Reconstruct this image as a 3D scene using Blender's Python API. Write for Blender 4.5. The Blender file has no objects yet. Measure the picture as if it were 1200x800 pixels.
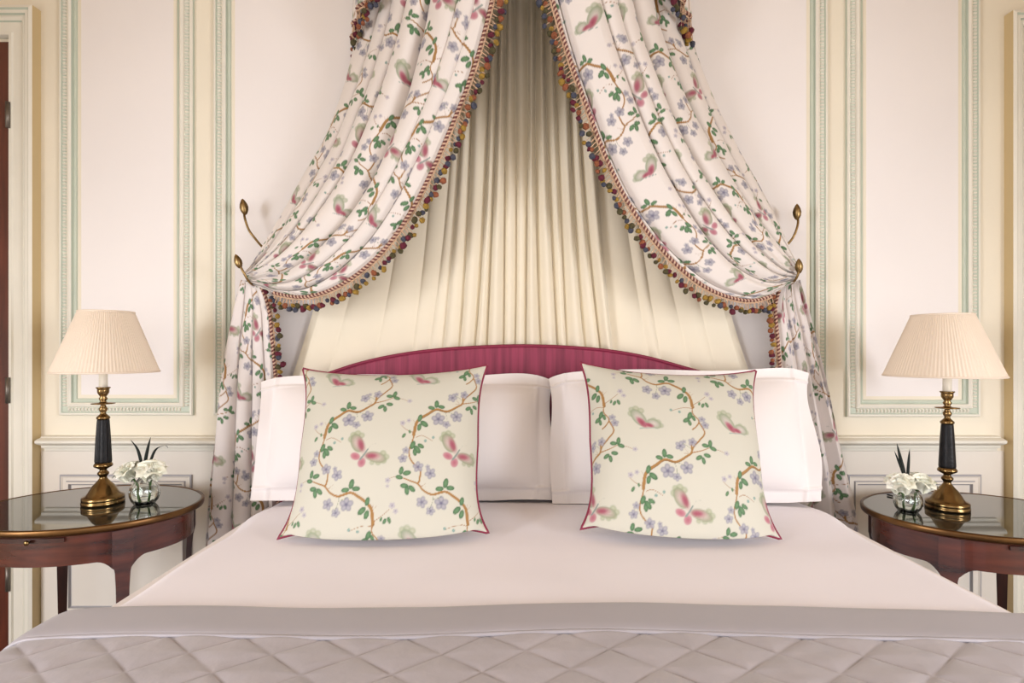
import bpy, math, random
import numpy as np
from mathutils import Vector, Matrix

random.seed(4)
rng = np.random.default_rng(11)
SC = bpy.context.scene
COL = SC.collection
PI = math.pi

# ------------------------------------------------------------------ camera
FPX, HZ = 640.0, 412.0                 # focal length in pixels, horizon row (1200 x 800 frame)
CX, CZ = -0.037, 1.18                  # camera x and height
WALL = 2.15                            # distance of the bed wall
cam_d = bpy.data.cameras.new('camera')
cam_d.sensor_fit = 'HORIZONTAL'; cam_d.sensor_width = 36.0
cam_d.lens = FPX / 1200 * 36.0
cam_d.shift_y = (HZ - 400) / 1200
cam_d.clip_start = 0.02
cam = bpy.data.objects.new('camera', cam_d)
COL.objects.link(cam)
cam.location = (CX, 0, CZ); cam.rotation_euler = (PI / 2, 0, 0)
SC.camera = cam

def at(px, py, Y):
    """room point that the photograph shows at a pixel, given its distance from the camera plane"""
    return np.array([(px - 600) / FPX * Y + CX, Y, CZ - (py - HZ) / FPX * Y])

# ------------------------------------------------------------------ light
w = bpy.data.worlds.new('world'); SC.world = w; w.use_nodes = True
w.node_tree.nodes['Background'].inputs[0].default_value = (0.9, 0.95, 1.0, 1)
w.node_tree.nodes['Background'].inputs[1].default_value = 0.3

def area(name, loc, rot, sx, sy, power, col):
    d = bpy.data.lights.new(name, 'AREA'); d.shape = 'RECTANGLE'; d.size = sx; d.size_y = sy
    d.energy = power; d.color = col
    o = bpy.data.objects.new(name, d); COL.objects.link(o)
    o.location = loc; o.rotation_euler = rot
    return o
TILT = 0.6                             # sky light falls in slightly downwards
DAY = (0.918, 0.932, 1.0)
area('daylight_left', (-2.90, -0.75, 1.22), (0, -PI / 2 + TILT, 0), 1.5, 1.2, 100, DAY)
area('daylight_right', (2.90, -0.75, 1.22), (0, PI / 2 - TILT, 0), 1.5, 1.2, 100, DAY)
area('rear_fill', (0.0, -2.5, 1.3), (PI / 2 - TILT, 0, 0), 2.0, 2.0, 22, DAY)  # added fill light behind the camera, brightens the cushion fronts
SC.view_settings.view_transform = 'Standard'
SC.view_settings.look = 'None'
SC.view_settings.gamma = 1.0
SC.view_settings.use_curve_mapping = False
SC.view_settings.exposure = 0.38

# ------------------------------------------------------------------ helpers
def lin(c):
    c = np.asarray(c, float)
    c = c / 255.0
    return np.where(c <= 0.04045, c / 12.92, ((c + 0.055) / 1.055) ** 2.4)

INKD = .70                              # depth of the printed inks
def rgba(c):
    l = lin(c); return (float(l[0]), float(l[1]), float(l[2]), 1)

def mat(name, col, rough=0.6, metal=0.0, var=0.0, nscale=8.0, bump=0.0, bscale=60.0, sheen=0.0,
        coat=0.0, spec=0.5, stretch=None, col2=None, sss=0.0):
    m = bpy.data.materials.new(name); m.use_nodes = True
    nt = m.node_tree; b = nt.nodes['Principled BSDF']
    b.inputs['Base Color'].default_value = rgba(col)
    b.inputs['Roughness'].default_value = rough
    b.inputs['Metallic'].default_value = metal
    b.inputs['Specular IOR Level'].default_value = spec
    b.inputs['Sheen Weight'].default_value = sheen
    b.inputs['Coat Weight'].default_value = coat
    tc = nt.nodes.new('ShaderNodeTexCoord'); mp = nt.nodes.new('ShaderNodeMapping')
    nt.links.new(tc.outputs['Object'], mp.inputs[0])
    if stretch: mp.inputs['Scale'].default_value = stretch
    if var > 0 or col2 is not None:
        n = nt.nodes.new('ShaderNodeTexNoise'); n.inputs['Scale'].default_value = nscale
        n.inputs['Detail'].default_value = 5
        nt.links.new(mp.outputs[0], n.inputs['Vector'])
        r = nt.nodes.new('ShaderNodeValToRGB')
        c1 = np.array(col, float); c2 = np.array(col2, float) if col2 is not None else c1 * (1 - var)
        r.color_ramp.elements[0].position = 0.3; r.color_ramp.elements[1].position = 0.7
        r.color_ramp.elements[0].color = rgba(c2); r.color_ramp.elements[1].color = rgba(c1)
        nt.links.new(n.outputs['Fac'], r.inputs[0]); nt.links.new(r.outputs[0], b.inputs['Base Color'])
    if bump > 0:
        n2 = nt.nodes.new('ShaderNodeTexNoise'); n2.inputs['Scale'].default_value = bscale
        n2.inputs['Detail'].default_value = 3
        nt.links.new(mp.outputs[0], n2.inputs['Vector'])
        bp = nt.nodes.new('ShaderNodeBump'); bp.inputs['Strength'].default_value = bump
        bp.inputs['Distance'].default_value = 0.01
        nt.links.new(n2.outputs['Fac'], bp.inputs['Height']); nt.links.new(bp.outputs[0], b.inputs['Normal'])
    return m

def build(name, V, F, mats, parent=None, smooth=True, mi=None, colors=None, origin=None):
    """one mesh object; V in the space of the parent (world when origin is given, then shifted)"""
    V = np.asarray(V, np.float64).reshape(-1, 3)
    if origin is not None: V = V - np.asarray(origin)
    me = bpy.data.meshes.new(name)
    if isinstance(F, np.ndarray):
        n = len(F); k = F.shape[1]
        me.vertices.add(len(V)); me.vertices.foreach_set('co', V.astype(np.float32).ravel())
        me.loops.add(n * k); me.loops.foreach_set('vertex_index', F.astype(np.int32).ravel())
        me.polygons.add(n)
        me.polygons.foreach_set('loop_start', (np.arange(n) * k).astype(np.int32))
        me.polygons.foreach_set('loop_total', np.full(n, k, np.int32))
        me.update(calc_edges=True)
    else:
        me.from_pydata([tuple(v) for v in V], [], [tuple(f) for f in F]); me.update()
    me.validate()
    for m in (mats if isinstance(mats, (list, tuple)) else [mats]): me.materials.append(m)
    if mi is not None: me.polygons.foreach_set('material_index', np.asarray(mi, np.int32))
    me.polygons.foreach_set('use_smooth', np.full(len(me.polygons), smooth, bool))
    if colors is not None:
        ca = me.color_attributes.new('print', 'FLOAT_COLOR', 'POINT')
        c4 = np.ones((len(V), 4), np.float32); c4[:, :3] = colors
        ca.data.foreach_set('color', c4.ravel())
    o = bpy.data.objects.new(name, me); COL.objects.link(o)
    if parent is not None: o.parent = parent
    return o

def inst(name, src, parent=None, loc=(0, 0, 0), rot=(0, 0, 0), sc=(1, 1, 1)):
    o = bpy.data.objects.new(name, src.data if hasattr(src, 'data') else src); COL.objects.link(o)
    if parent is not None: o.parent = parent
    o.location = loc; o.rotation_euler = rot; o.scale = sc
    return o

def tag(o, label, cat, group=None):
    o['label'] = label; o['category'] = cat
    if group: o['group'] = group
    return o

def thing(name, loc, label, cat, group=None, rot=(0, 0, 0)):
    o = bpy.data.objects.new(name, None); COL.objects.link(o)
    o.location = loc; o.rotation_euler = rot; o.empty_display_size = 0.05
    return tag(o, label, cat, group)

def struct(o):
    o['kind'] = 'structure'; return o

def gridF(nu, nv, wu=False, wv=False):
    """faces of a nu x nv vertex grid, index = i*nv + j"""
    a = np.arange(nu if wu else nu - 1); b = np.arange(nv if wv else nv - 1)
    i, j = np.meshgrid(a, b, indexing='ij')
    i2 = (i + 1) % nu; j2 = (j + 1) % nv
    return np.stack([i * nv + j, i2 * nv + j, i2 * nv + j2, i * nv + j2], -1).reshape(-1, 4)

def merge(parts):
    Vs, Fs, n = [], [], 0
    for V, F in parts:
        V = np.asarray(V, float); Vs.append(V)
        Fs += [tuple(int(q) + n for q in f) for f in F]; n += len(V)
    return np.concatenate(Vs), Fs

def box(x0, x1, y0, y1, z0, z1):
    V = [(x, y, z) for x in (x0, x1) for y in (y0, y1) for z in (z0, z1)]
    F = [(0, 1, 3, 2), (4, 6, 7, 5), (0, 4, 5, 1), (2, 3, 7, 6), (0, 2, 6, 4), (1, 5, 7, 3)]
    return np.array(V, float), F

def tube(P, r, sides=8, caps=True, closed=False):
    P = np.asarray(P, float); n = len(P)
    r = np.broadcast_to(np.asarray(r, float), (n,))
    T = np.roll(P, -1, 0) - np.roll(P, 1, 0) if closed else np.gradient(P, axis=0)
    T = T / (np.linalg.norm(T, axis=1, keepdims=True) + 1e-12)
    a = np.array([0, 0, 1.0]) if abs(T[0][2]) < 0.9 else np.array([1.0, 0, 0])
    N = np.zeros_like(P); N[0] = np.cross(T[0], a); N[0] /= np.linalg.norm(N[0])
    for i in range(1, n):
        v = N[i - 1] - T[i] * np.dot(N[i - 1], T[i]); N[i] = v / (np.linalg.norm(v) + 1e-12)
    B = np.cross(T, N)
    th = np.linspace(0, 2 * PI, sides, endpoint=False)
    V = P[:, None, :] + r[:, None, None] * (np.cos(th)[None, :, None] * N[:, None, :] + np.sin(th)[None, :, None] * B[:, None, :])
    F = [tuple(f) for f in gridF(n, sides, wu=closed, wv=True)]
    if caps and not closed:
        F.append(tuple(range(sides))); F.append(tuple((n - 1) * sides + k for k in range(sides))[::-1])
    return V.reshape(-1, 3), F

def lathe(prof, seg=32, flute=None, sx=1.0, sy=1.0, caps=True):
    prof = np.asarray(prof, float); th = np.linspace(0, 2 * PI, seg, endpoint=False)
    R = np.repeat(prof[:, 0:1], seg, 1)
    if flute is not None: R = R * flute(th)[None, :]
    V = np.stack([R * np.cos(th) * sx, R * np.sin(th) * sy, np.repeat(prof[:, 1:2], seg, 1)], -1).reshape(-1, 3)
    F = [tuple(f[::-1]) for f in gridF(len(prof), seg, wv=True)]
    if caps:
        F.append(tuple(range(seg))[::-1]); F.append(tuple((len(prof) - 1) * seg + k for k in range(seg)))
    return V, F

def crom(P, n):
    """Catmull-Rom through the points, n samples evenly spread by length"""
    P = np.asarray(P, float)
    Q = np.concatenate([2 * P[:1] - P[1:2], P, 2 * P[-1:] - P[-2:-1]])
    out = []
    for i in range(1, len(Q) - 2):
        t = np.linspace(0, 1, 40, endpoint=False)[:, None]
        p0, p1, p2, p3 = Q[i - 1], Q[i], Q[i + 1], Q[i + 2]
        out.append(0.5 * (2 * p1 + (p2 - p0) * t + (2 * p0 - 5 * p1 + 4 * p2 - p3) * t ** 2 + (3 * p1 - p0 - 3 * p2 + p3) * t ** 3))
    out = np.concatenate(out + [P[-1:]])
    s = np.concatenate([[0], np.cumsum(np.linalg.norm(np.diff(out, axis=0), axis=1))])
    q = np.linspace(0, s[-1], n)
    return np.stack([np.interp(q, s, out[:, k]) for k in range(P.shape[1])], -1)

def snoise(x, y, seed, n=6, f0=1.0, f1=4.0):
    """smooth noise from a few random waves"""
    r = np.random.default_rng(seed); s = 0
    for k in range(n):
        f = r.uniform(f0, f1); a = r.uniform(0, 2 * PI); p = r.uniform(0, 2 * PI)
        s = s + np.sin((x * math.cos(a) + y * math.sin(a)) * f * 2 * PI + p)
    return s / n

# ------------------------------------------------------------------ materials
M = {}
M['wall'] = mat('cream_wall_paint', (238, 229, 209), 0.75, var=0.03, nscale=2)
M['field'] = mat('ivory_panel_paint', (240, 234, 231), 0.7, var=0.02, nscale=1.5)
M['mould'] = mat('ivory_moulding_paint', (233, 228, 214), 0.6, var=0.03, nscale=6)
M['green'] = mat('pale_green_paint', (199, 207, 190), 0.6, var=0.05, nscale=10)
M['greenline'] = mat('sage_line_paint', (188, 196, 180), 0.6)
M['dado'] = mat('dado_paint', (232, 224, 212), 0.7, var=0.02, nscale=2)
M['greyline'] = mat('grey_blue_paint', (164, 161, 163), 0.6)
M['ochre'] = mat('ochre_casing_side', (205, 182, 138), 0.7)  # darker ochre on the outer side face of the door casings
M['ceiling'] = mat('ceiling_paint', (224, 198, 164), 0.8)
M['carpet'] = mat('carpet', (150, 138, 126), 0.95, var=0.15, nscale=40, bump=0.4, bscale=300)
M['door'] = mat('mahogany_door', (104, 48, 30), 0.35, col2=(70, 30, 18), nscale=6, stretch=(6, 6, 0.6))
M['wood'] = mat('mahogany', (92, 40, 25), 0.26, col2=(50, 20, 13), nscale=7, stretch=(1, 1, 6), coat=0.3)
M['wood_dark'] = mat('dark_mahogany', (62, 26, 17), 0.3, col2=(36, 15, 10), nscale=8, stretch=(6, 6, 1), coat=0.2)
M['brass'] = mat('antique_brass', (150, 122, 80), 0.24, 1.0, col2=(104, 82, 52), nscale=14)
M['rim'] = mat('brass_rim', (118, 86, 52), 0.35, 1.0, col2=(78, 54, 34), nscale=10)
M['gilt'] = mat('gilt_metal', (170, 142, 96), 0.38, 1.0, col2=(112, 88, 56), nscale=60)
M['marble'] = mat('black_marble', (24, 22, 24), 0.42, col2=(9, 8, 10), nscale=40, bump=0.15, bscale=150, spec=0.25)
M['candle'] = mat('candle_sleeve', (238, 230, 212), 0.5)
M['duvet'] = mat('white_cotton', (243, 238, 243), 0.8, var=0.015, nscale=3, bump=0.03, bscale=500, sheen=0.1)
M['pillow'] = mat('white_percale', (240, 233, 231), 0.8, var=0.01, nscale=3, bump=0.03, bscale=400, sheen=0.1)
M['band'] = mat('silver_sateen', (164, 158, 162), 0.5, var=0.03, nscale=4, sheen=0.2)
M['quilt'] = mat('silver_quilt', (174, 167, 170), 0.5, var=0.05, nscale=9, bump=0.12, bscale=45, sheen=0.2)
M['burgundy'] = mat('burgundy_strie', (148, 50, 79), 0.6, col2=(112, 32, 56), nscale=70, stretch=(1, 1, 0.05))
M['piping'] = mat('burgundy_piping', (128, 30, 60), 0.6)
M['lining'] = mat('cream_lining', (236, 225, 202), 0.8, var=0.02, nscale=4, sheen=0.2)
M['peach'] = mat('peach_braid', (226, 188, 154), 0.8, var=0.15, nscale=60)
M['cord_dark'] = mat('brown_cord', (112, 66, 60), 0.8)
M['cord_pale'] = mat('cream_cord', (206, 172, 148), 0.8)
TCOL = {'plum': (112, 34, 54), 'gold': (180, 142, 58), 'slate': (82, 84, 100), 'olive': (92, 84, 52), 'coral': (168, 98, 64)}
for k, c in TCOL.items(): M['t_' + k] = mat(k + '_tassel_wool', c, 0.9, var=0.25, nscale=120, bump=0.6, bscale=400)
M['petal'] = mat('white_petal', (244, 242, 232), 0.6, col2=(232, 232, 210), nscale=30, sheen=0.1)
M['stem'] = mat('green_stem', (74, 112, 48), 0.5, var=0.2, nscale=50)
M['blade'] = mat('dark_leaf', (22, 28, 23), 0.5, spec=0.2)
M['flex'] = mat('black_flex', (30, 28, 26), 0.5)
M['steel'] = mat('grey_hinge_metal', (120, 112, 104), 0.4, 0.8)

def shade_mat():
    m = bpy.data.materials.new('pleated_silk'); m.use_nodes = True
    nt = m.node_tree; b = nt.nodes['Principled BSDF']
    b.inputs['Base Color'].default_value = rgba((246, 232, 214)); b.inputs['Roughness'].default_value = 0.7
    t = nt.nodes.new('ShaderNodeBsdfTranslucent'); t.inputs[0].default_value = rgba((245, 222, 190))
    mx = nt.nodes.new('ShaderNodeMixShader'); mx.inputs[0].default_value = 0.25
    nt.links.new(b.outputs[0], mx.inputs[1]); nt.links.new(t.outputs[0], mx.inputs[2])
    nt.links.new(mx.outputs[0], nt.nodes['Material Output'].inputs[0])
    return m
M['shade'] = shade_mat()

def glass_mat(name, col, ior, rough=0.0):
    m = bpy.data.materials.new(name); m.use_nodes = True
    b = m.node_tree.nodes['Principled BSDF']
    b.inputs['Base Color'].default_value = col; b.inputs['Transmission Weight'].default_value = 1
    b.inputs['IOR'].default_value = ior; b.inputs['Roughness'].default_value = rough
    return m
M['glass'] = glass_mat('vase_glass', (0.97, 0.99, 0.97, 1), 1.45)
M['water'] = glass_mat('water', (0.97, 0.99, 0.96, 1), 1.33)
M['tabletop'] = mat('smoked_glass', (44, 46, 40), 0.04, var=0.1, nscale=5, spec=0.6, coat=0.4)

def print_mat(name):
    m = bpy.data.materials.new(name); m.use_nodes = True
    nt = m.node_tree; b = nt.nodes['Principled BSDF']
    a = nt.nodes.new('ShaderNodeAttribute'); a.attribute_name = 'print'
    tc = nt.nodes.new('ShaderNodeTexCoord'); n = nt.nodes.new('ShaderNodeTexNoise')
    n.inputs['Scale'].default_value = 350; nt.links.new(tc.outputs['Object'], n.inputs['Vector'])
    bp = nt.nodes.new('ShaderNodeBump'); bp.inputs['Strength'].default_value = 0.06; bp.inputs['Distance'].default_value = 0.004
    nt.links.new(n.outputs['Fac'], bp.inputs['Height']); nt.links.new(bp.outputs[0], b.inputs['Normal'])
    nt.links.new(a.outputs['Color'], b.inputs['Base Color'])
    b.inputs['Roughness'].default_value = 0.75; b.inputs['Sheen Weight'].default_value = 0.1
    return m
M['chintz'] = print_mat('printed_chintz'); M['chintz_cushion'] = print_mat('printed_cushion_cotton')

# ------------------------------------------------------------------ the printed pattern (one repeat, drawn in numbers)
TU, TV, TS = 107.0, 190.0, 6           # repeat width, height (2.5 mm units), samples per unit
UNIT = 1 / 395.0                       # metres per unit
W_, H_ = int(TU * TS), int(TV * TS)
INK = np.zeros((H_, W_, 4))            # premultiplied colour + cover
def stamp(cx, cy, rx, ry, ang, c0, c1=None, al=1.0, soft=0.5):
    R = max(rx, ry) + 1
    xi = np.arange(int((cx - R) * TS), int((cx + R) * TS) + 1); yi = np.arange(int((cy - R) * TS), int((cy + R) * TS) + 1)
    X, Y = np.meshgrid((xi + 0.5) / TS - cx, (yi + 0.5) / TS - cy)
    ca, sa = math.cos(math.radians(ang)), math.sin(math.radians(ang))
    d = np.sqrt(((X * ca + Y * sa) / rx) ** 2 + ((-X * sa + Y * ca) / ry) ** 2)
    a = np.clip((1 - d) * min(rx, ry) / soft, 0, 1) * al
    c0 = lin(c0) * INKD; c1 = c0 if c1 is None else lin(c1) * INKD * .9
    k = np.clip(d, 0, 1)[..., None] ** 1.5
    col = c0 * (1 - k) + c1 * k
    ix = np.ix_(yi % H_, xi % W_); old = INK[ix]
    new = np.empty_like(old)
    new[..., :3] = old[..., :3] * (1 - a[..., None]) + col * a[..., None]
    new[..., 3] = old[..., 3] * (1 - a) + a
    INK[ix] = new
def stroke(pts, w0, w1, col, al=1.0, col2=None):
    P = np.array(pts, float); L = np.linalg.norm(np.diff(P, axis=0), axis=1).sum()
    n = max(4, int(L * 2.5)); Q = crom(P, n)
    for i, (x, y) in enumerate(Q):
        wd = w0 + (w1 - w0) * i / (n - 1)
        stamp(x, y, wd, wd, 0, col, None, al, 0.35)
        if col2: stamp(x + wd * .35, y + wd * .45, wd * .55, wd * .55, 0, col2, None, .5, 0.4)
BR, BRD = (182, 134, 74), (108, 70, 40)
def branch(pts, w0=1.5, w1=1.1): stroke(pts, w0, w1, BR, 1, BRD)
def twig(pts, w=0.5): stroke(pts, w, w * .8, (176, 128, 84), .9)
def leaf(x, y, l, a):
    l = l * 1.16
    stamp(x, y, l, l * .56, a, (118, 158, 112), (60, 108, 66))
    ca, sa = math.cos(math.radians(a)), math.sin(math.radians(a))
    stroke([(x - ca * l * .7, y - sa * l * .7), (x, y), (x + ca * l * .7, y + sa * l * .7)], .22, .2, (70, 110, 66), .7)
def flower(x, y, r, pale=0, seed=0):
    rr = random.Random(int(x * 7 + y * 13) + seed); o = rr.uniform(0, 72)
    c0, c1 = ((184, 181, 192), (144, 141, 158)) if not pale else ((206, 198, 206), (190, 178, 196))
    for k in range(5):
        t = math.radians(o + k * 72); q = r * rr.uniform(.5, .62)
        stamp(x + q * math.cos(t), y + q * math.sin(t) * .9, r * .56, r * .46, o + k * 72, c0, c1, .82, .9)
    stamp(x, y, r * .34, r * .34, 0, (92, 88, 128), (140, 136, 168), .85, r * .3)
def berry(x, y, r=1.9): stamp(x, y, r, r, 0, (158, 190, 180), (120, 160, 150), .95)

# branches
branch([(447, 434), (452, 446), (445, 455), (437, 463), (434, 469)], 1.0, 1.0)
branch([(434, 458), (434, 469), (428, 474), (415, 481), (402, 479), (392, 485), (383, 491), (379, 497), (377, 510)], 1.1, 2.0)
branch([(434, 470), (446, 467), (456, 463)], .8, .5); twig([(458, 464), (466, 465), (474, 468)])
twig([(377, 508), (368, 504), (362, 499)], .55); twig([(380, 513), (386, 511), (392, 513), (399, 517)], .55)
branch([(378, 508), (376, 517), (373, 527), (374, 536), (380, 544), (386, 549)], .9, 1.0)
branch([(387, 550), (386, 560), (384, 564)], 1.0, 1.2)
branch([(368, 558), (376, 561), (384, 564), (391, 571), (401, 575), (415, 572), (424, 576), (433, 582), (440, 590), (442, 605)], .8, 2.0)
twig([(368, 558), (360, 556), (352, 558)])
twig([(443, 602), (451, 597), (460, 590)], .55); twig([(441, 607), (433, 606), (424, 608), (416, 611)], .55)
branch([(442, 603), (441, 613), (447, 622), (443, 629), (438, 633)], .8, .9)
for a, b in (((430, 470), (426, 466)), ((430, 471), (425, 471)), ((379, 498), (375, 492)), ((379, 497), (379, 490)), ((388, 567), (394, 563)), ((388, 566), (393, 567)), ((442, 590), (446, 586)), ((441, 590), (442, 584))):
    twig([a, ((a[0] + b[0]) / 2, (a[1] + b[1]) / 2), b], .4)
# leaves
for L in [(402, 472, 4.6, -88), (396, 477, 4, 12), (408, 475.5, 4, 8), (451, 461, 4, 8), (457, 458.5, 4.2, -80), (460, 464, 4, 20),
          (442, 475, 4, -30), (447, 478, 3.8, 80), (452, 472, 4, 10), (383, 490, 4.4, -75), (388.5, 497, 5, 35), (383, 501, 4.2, -80),
          (376.5, 522, 4.6, -70), (382, 527, 5, 50), (386, 523, 4, 30), (379.5, 530, 4, 80), (365, 550, 4.2, -80), (371.5, 552.5, 4.4, -10),
          (363, 557, 4, 10), (369, 566, 4.4, 5), (372, 571, 4.4, 80), (377.5, 569, 4.4, 40), (416, 563, 5, -75), (409, 569, 4.4, -5),
          (421.5, 568, 4.4, 0), (435, 581.5, 4.4, -75), (429, 591, 5, -40), (434.5, 595, 4.6, -70), (432, 622, 4.4, -30), (437, 616, 4.6, -65),
          (441, 619, 3.6, 70), (435.5, 625, 3.6, 80), (365.5, 511, 3, -60), (372, 506.5, 2.2, 80), (455, 602, 3.2, -60), (460, 601, 3.4, 70),
          (451, 600, 2.4, -70)]: leaf(*L)
# flowers
for Fl in [(405, 491, 8), (427, 487, 7.2), (415, 497, 5), (421, 463, 6), (436, 458, 5.4), (426, 458, 3), (369, 528, 4.4), (366, 537, 5.4), (384, 546, 6.2),
           (398, 553, 6.4), (395, 546, 3.2), (389, 583, 6.4), (411, 584, 7.8), (399, 592, 5.4), (451, 620, 4.4), (454, 627, 5)]: flower(*Fl)
for Fl in [(363, 496, 3.6), (370, 493, 3), (463, 586, 3.8), (467, 592, 3.2), (476, 468, 3.2), (350, 560, 3.4), (350, 566, 2.4)]: flower(*Fl, pale=1)
for p in ((400, 513), (391, 517), (415, 610), (425, 612)): berry(*p)
for a, b in (((402, 580), (412, 493 + 84)), ((413, 482), (415, 494)), ((417, 482), (426, 485)), ((402, 576), (398, 590)), ((434, 466), (424, 460))):
    stroke([a, ((a[0] + b[0]) / 2 + 1, (a[1] + b[1]) / 2), b], .4, .4, (86, 116, 76), .8)
# the open butterfly and the folded one
for q in ((411.5, 514, 5.2), (413, 509, 4.6), (418, 507.5, 4.8), (423, 510, 4.4), (450, 531, 4.6), (454, 535, 4.4), (451, 539, 4.6), (445, 541, 4.2), (438, 541, 3.6)): stamp(q[0], q[1], q[2], q[2] * .9, 20, (196, 198, 166), (156, 174, 130), .75, 1.6)
stamp(418.5, 518.5, 12.5, 7.6, 62, (222, 196, 188), (150, 170, 126), .95, 1.2); stamp(423.5, 521, 12, 5.6, 66, (176, 60, 96), (214, 160, 166), .88, 3.4)
stamp(442, 535, 13.5, 6.4, 14, (224, 200, 190), (152, 170, 128), .95, 1.2); stamp(437, 533.5, 12, 5.2, 2, (176, 58, 94), (214, 160, 166), .88, 3.4)
stamp(418, 533.5, 7, 4.6, 20, (196, 88, 116), (224, 170, 176), .9, 1.2); stamp(426, 540.5, 5.2, 6, 20, (196, 92, 118), (226, 176, 182), .9, 1.2)
for k in range(5):
    stroke([(432, 535), (441 + k * 2.2, 530 + k * 2.5), (449 + k * 1.1, 530 + k * 2.6)], .25, .2, (150, 60, 80), .45)
    stroke([(426, 528), (419 + k * 1.4, 520 - k), (412 + k * 3, 512 - k * .3)], .25, .2, (150, 60, 80), .4)
stroke([(432, 526), (428, 532), (424, 537)], 1.0, 1.2, (150, 164, 156), .95); stroke([(432, 526), (436, 521), (441, 520)], .3, .25, (140, 150, 140), .7)
for q in ((367, 616, 5), (368, 611, 4.6), (373, 609.5, 4.8), (379, 612, 4.6), (398, 626, 4.4), (401, 630, 4), (393, 623.5, 4.2)): stamp(q[0], q[1], q[2], q[2] * .9, 20, (200, 200, 172), (158, 176, 134), .75, 1.6)
stamp(375.5, 621, 13.5, 7.6, 52, (226, 214, 204), (150, 172, 130), .95, 1.2); stamp(393, 628, 9.6, 6, 22, (226, 214, 204), (150, 172, 130), .95, 1.2)
stamp(379, 627, 10.5, 4.6, 48, (170, 40, 82), (222, 150, 164), .9, 2); stamp(387, 630, 7.5, 3.4, 16, (172, 44, 84), (222, 152, 166), .9, 1.6)
for k in range(5):
    stroke([(383, 632), (376 + k * 1.2, 624 - k), (368 + k * 3, 614 - k * .4)], .25, .2, (150, 50, 80), .5)
stroke([(376, 634), (384, 633.5), (394, 633)], .7, .5, (164, 186, 174), .8); stroke([(394, 633), (398, 635)], .4, .3, (150, 170, 160), .7)

def printed(u, v, base):
    """linear colour of the cloth at pattern coordinates u, v (units)"""
    x = (np.asarray(u) % TU) * TS - 0.5; y = (np.asarray(v) % TV) * TS - 0.5
    x0 = np.floor(x).astype(int); y0 = np.floor(y).astype(int); fx = (x - x0)[..., None]; fy = (y - y0)[..., None]
    g = lambda a, b: INK[b % H_, a % W_]
    c = (g(x0, y0) * (1 - fx) + g(x0 + 1, y0) * fx) * (1 - fy) + (g(x0, y0 + 1) * (1 - fx) + g(x0 + 1, y0 + 1) * fx) * fy
    return c[..., :3] + lin(base) * (1 - c[..., 3:4])

# ------------------------------------------------------------------ the room
RX, RYB, RZ = 3.0, -2.6, 3.1
struct(build('floor', *box(-RX, RX, RYB, WALL, -0.05, 0), M['carpet'], smooth=False))
struct(build('ceiling', *box(-RX, RX, RYB, WALL, RZ, RZ + 0.05), M['ceiling'], smooth=False))
struct(build('wall_back', *box(-RX, RX, WALL, WALL + 0.1, 0, RZ), M['wall'], smooth=False))
def wall_hole(name, fixed0, fixed1, a0, a1, h0, h1, z0, z1, axis):
    parts = []
    for (p, q, r, s) in ((a0, a1, 0, z0), (a0, a1, z1, RZ), (a0, h0, z0, z1), (h1, a1, z0, z1)):
        parts.append(box(fixed0, fixed1, p, q, r, s) if axis == 'x' else box(p, q, fixed0, fixed1, r, s))
    return struct(build(name, *merge(parts), M['wall'], smooth=False))
wall_hole('wall_left', -RX - 0.1, -RX, RYB, WALL, -1.55, 0.05, 0.3, 2.2, 'x')
wall_hole('wall_right', RX, RX + 0.1, RYB, WALL, -1.55, 0.05, 0.3, 2.2, 'x')
wall_hole('wall_rear', RYB - 0.1, RYB, -RX, RX, -1.05, 1.05, 0.4, 2.5, 'y')  # opening in the rear wall added for the fill light
def window(n, c0, c1, a0, a1, z0, z1, axis):
    parts = []
    f = (lambda p, q, r, s: box(c0, c1, p, q, r, s)) if axis == 'x' else (lambda p, q, r, s: box(p, q, c0, c1, r, s))
    parts += [f(a0, a0 + .05, z0, z1), f(a1 - .05, a1, z0, z1), f(a0 + .05, a1 - .05, z0, z0 + .05), f(a0 + .05, a1 - .05, z1 - .05, z1)]
    m = (a0 + a1) / 2
    parts.append(f(m - .02, m + .02, z0 + .05, z1 - .05))
    struct(build('window_%d' % n, *merge(parts), M['mould'], smooth=False))
window(1, -RX - .09, -RX - .03, -1.55, .05, .3, 2.2, 'x')
window(2, RX + .03, RX + .09, -1.55, .05, .3, 2.2, 'x')
window(3, RYB - .09, RYB - .03, -1.05, 1.05, .4, 2.5, 'y')  # unseen rear window, added only to go with the frontal fill

def frame(name, x0, x1, z0, z1, prof, mats, mi, parent=None, base=WALL, open_bottom=False):
    """mitred moulding: prof = (inset from the outer edge, projection from the wall)"""
    V, F, I = [], [], []
    n = len(prof)
    for (d, h) in prof:
        V += [(x0 + d, base - h, z0 if open_bottom else z0 + d), (x0 + d, base - h, z1 - d), (x1 - d, base - h, z1 - d), (x1 - d, base - h, z0 if open_bottom else z0 + d)]
    for k in range(n - 1):
        for c in range(3 if open_bottom else 4):
            a, b = k * 4 + c, k * 4 + (c + 1) % 4
            F.append((a, b, b + 4, a + 4)); I.append(mi[k])
    return build(name, np.array(V), F, mats, parent, smooth=False, mi=I)

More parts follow.
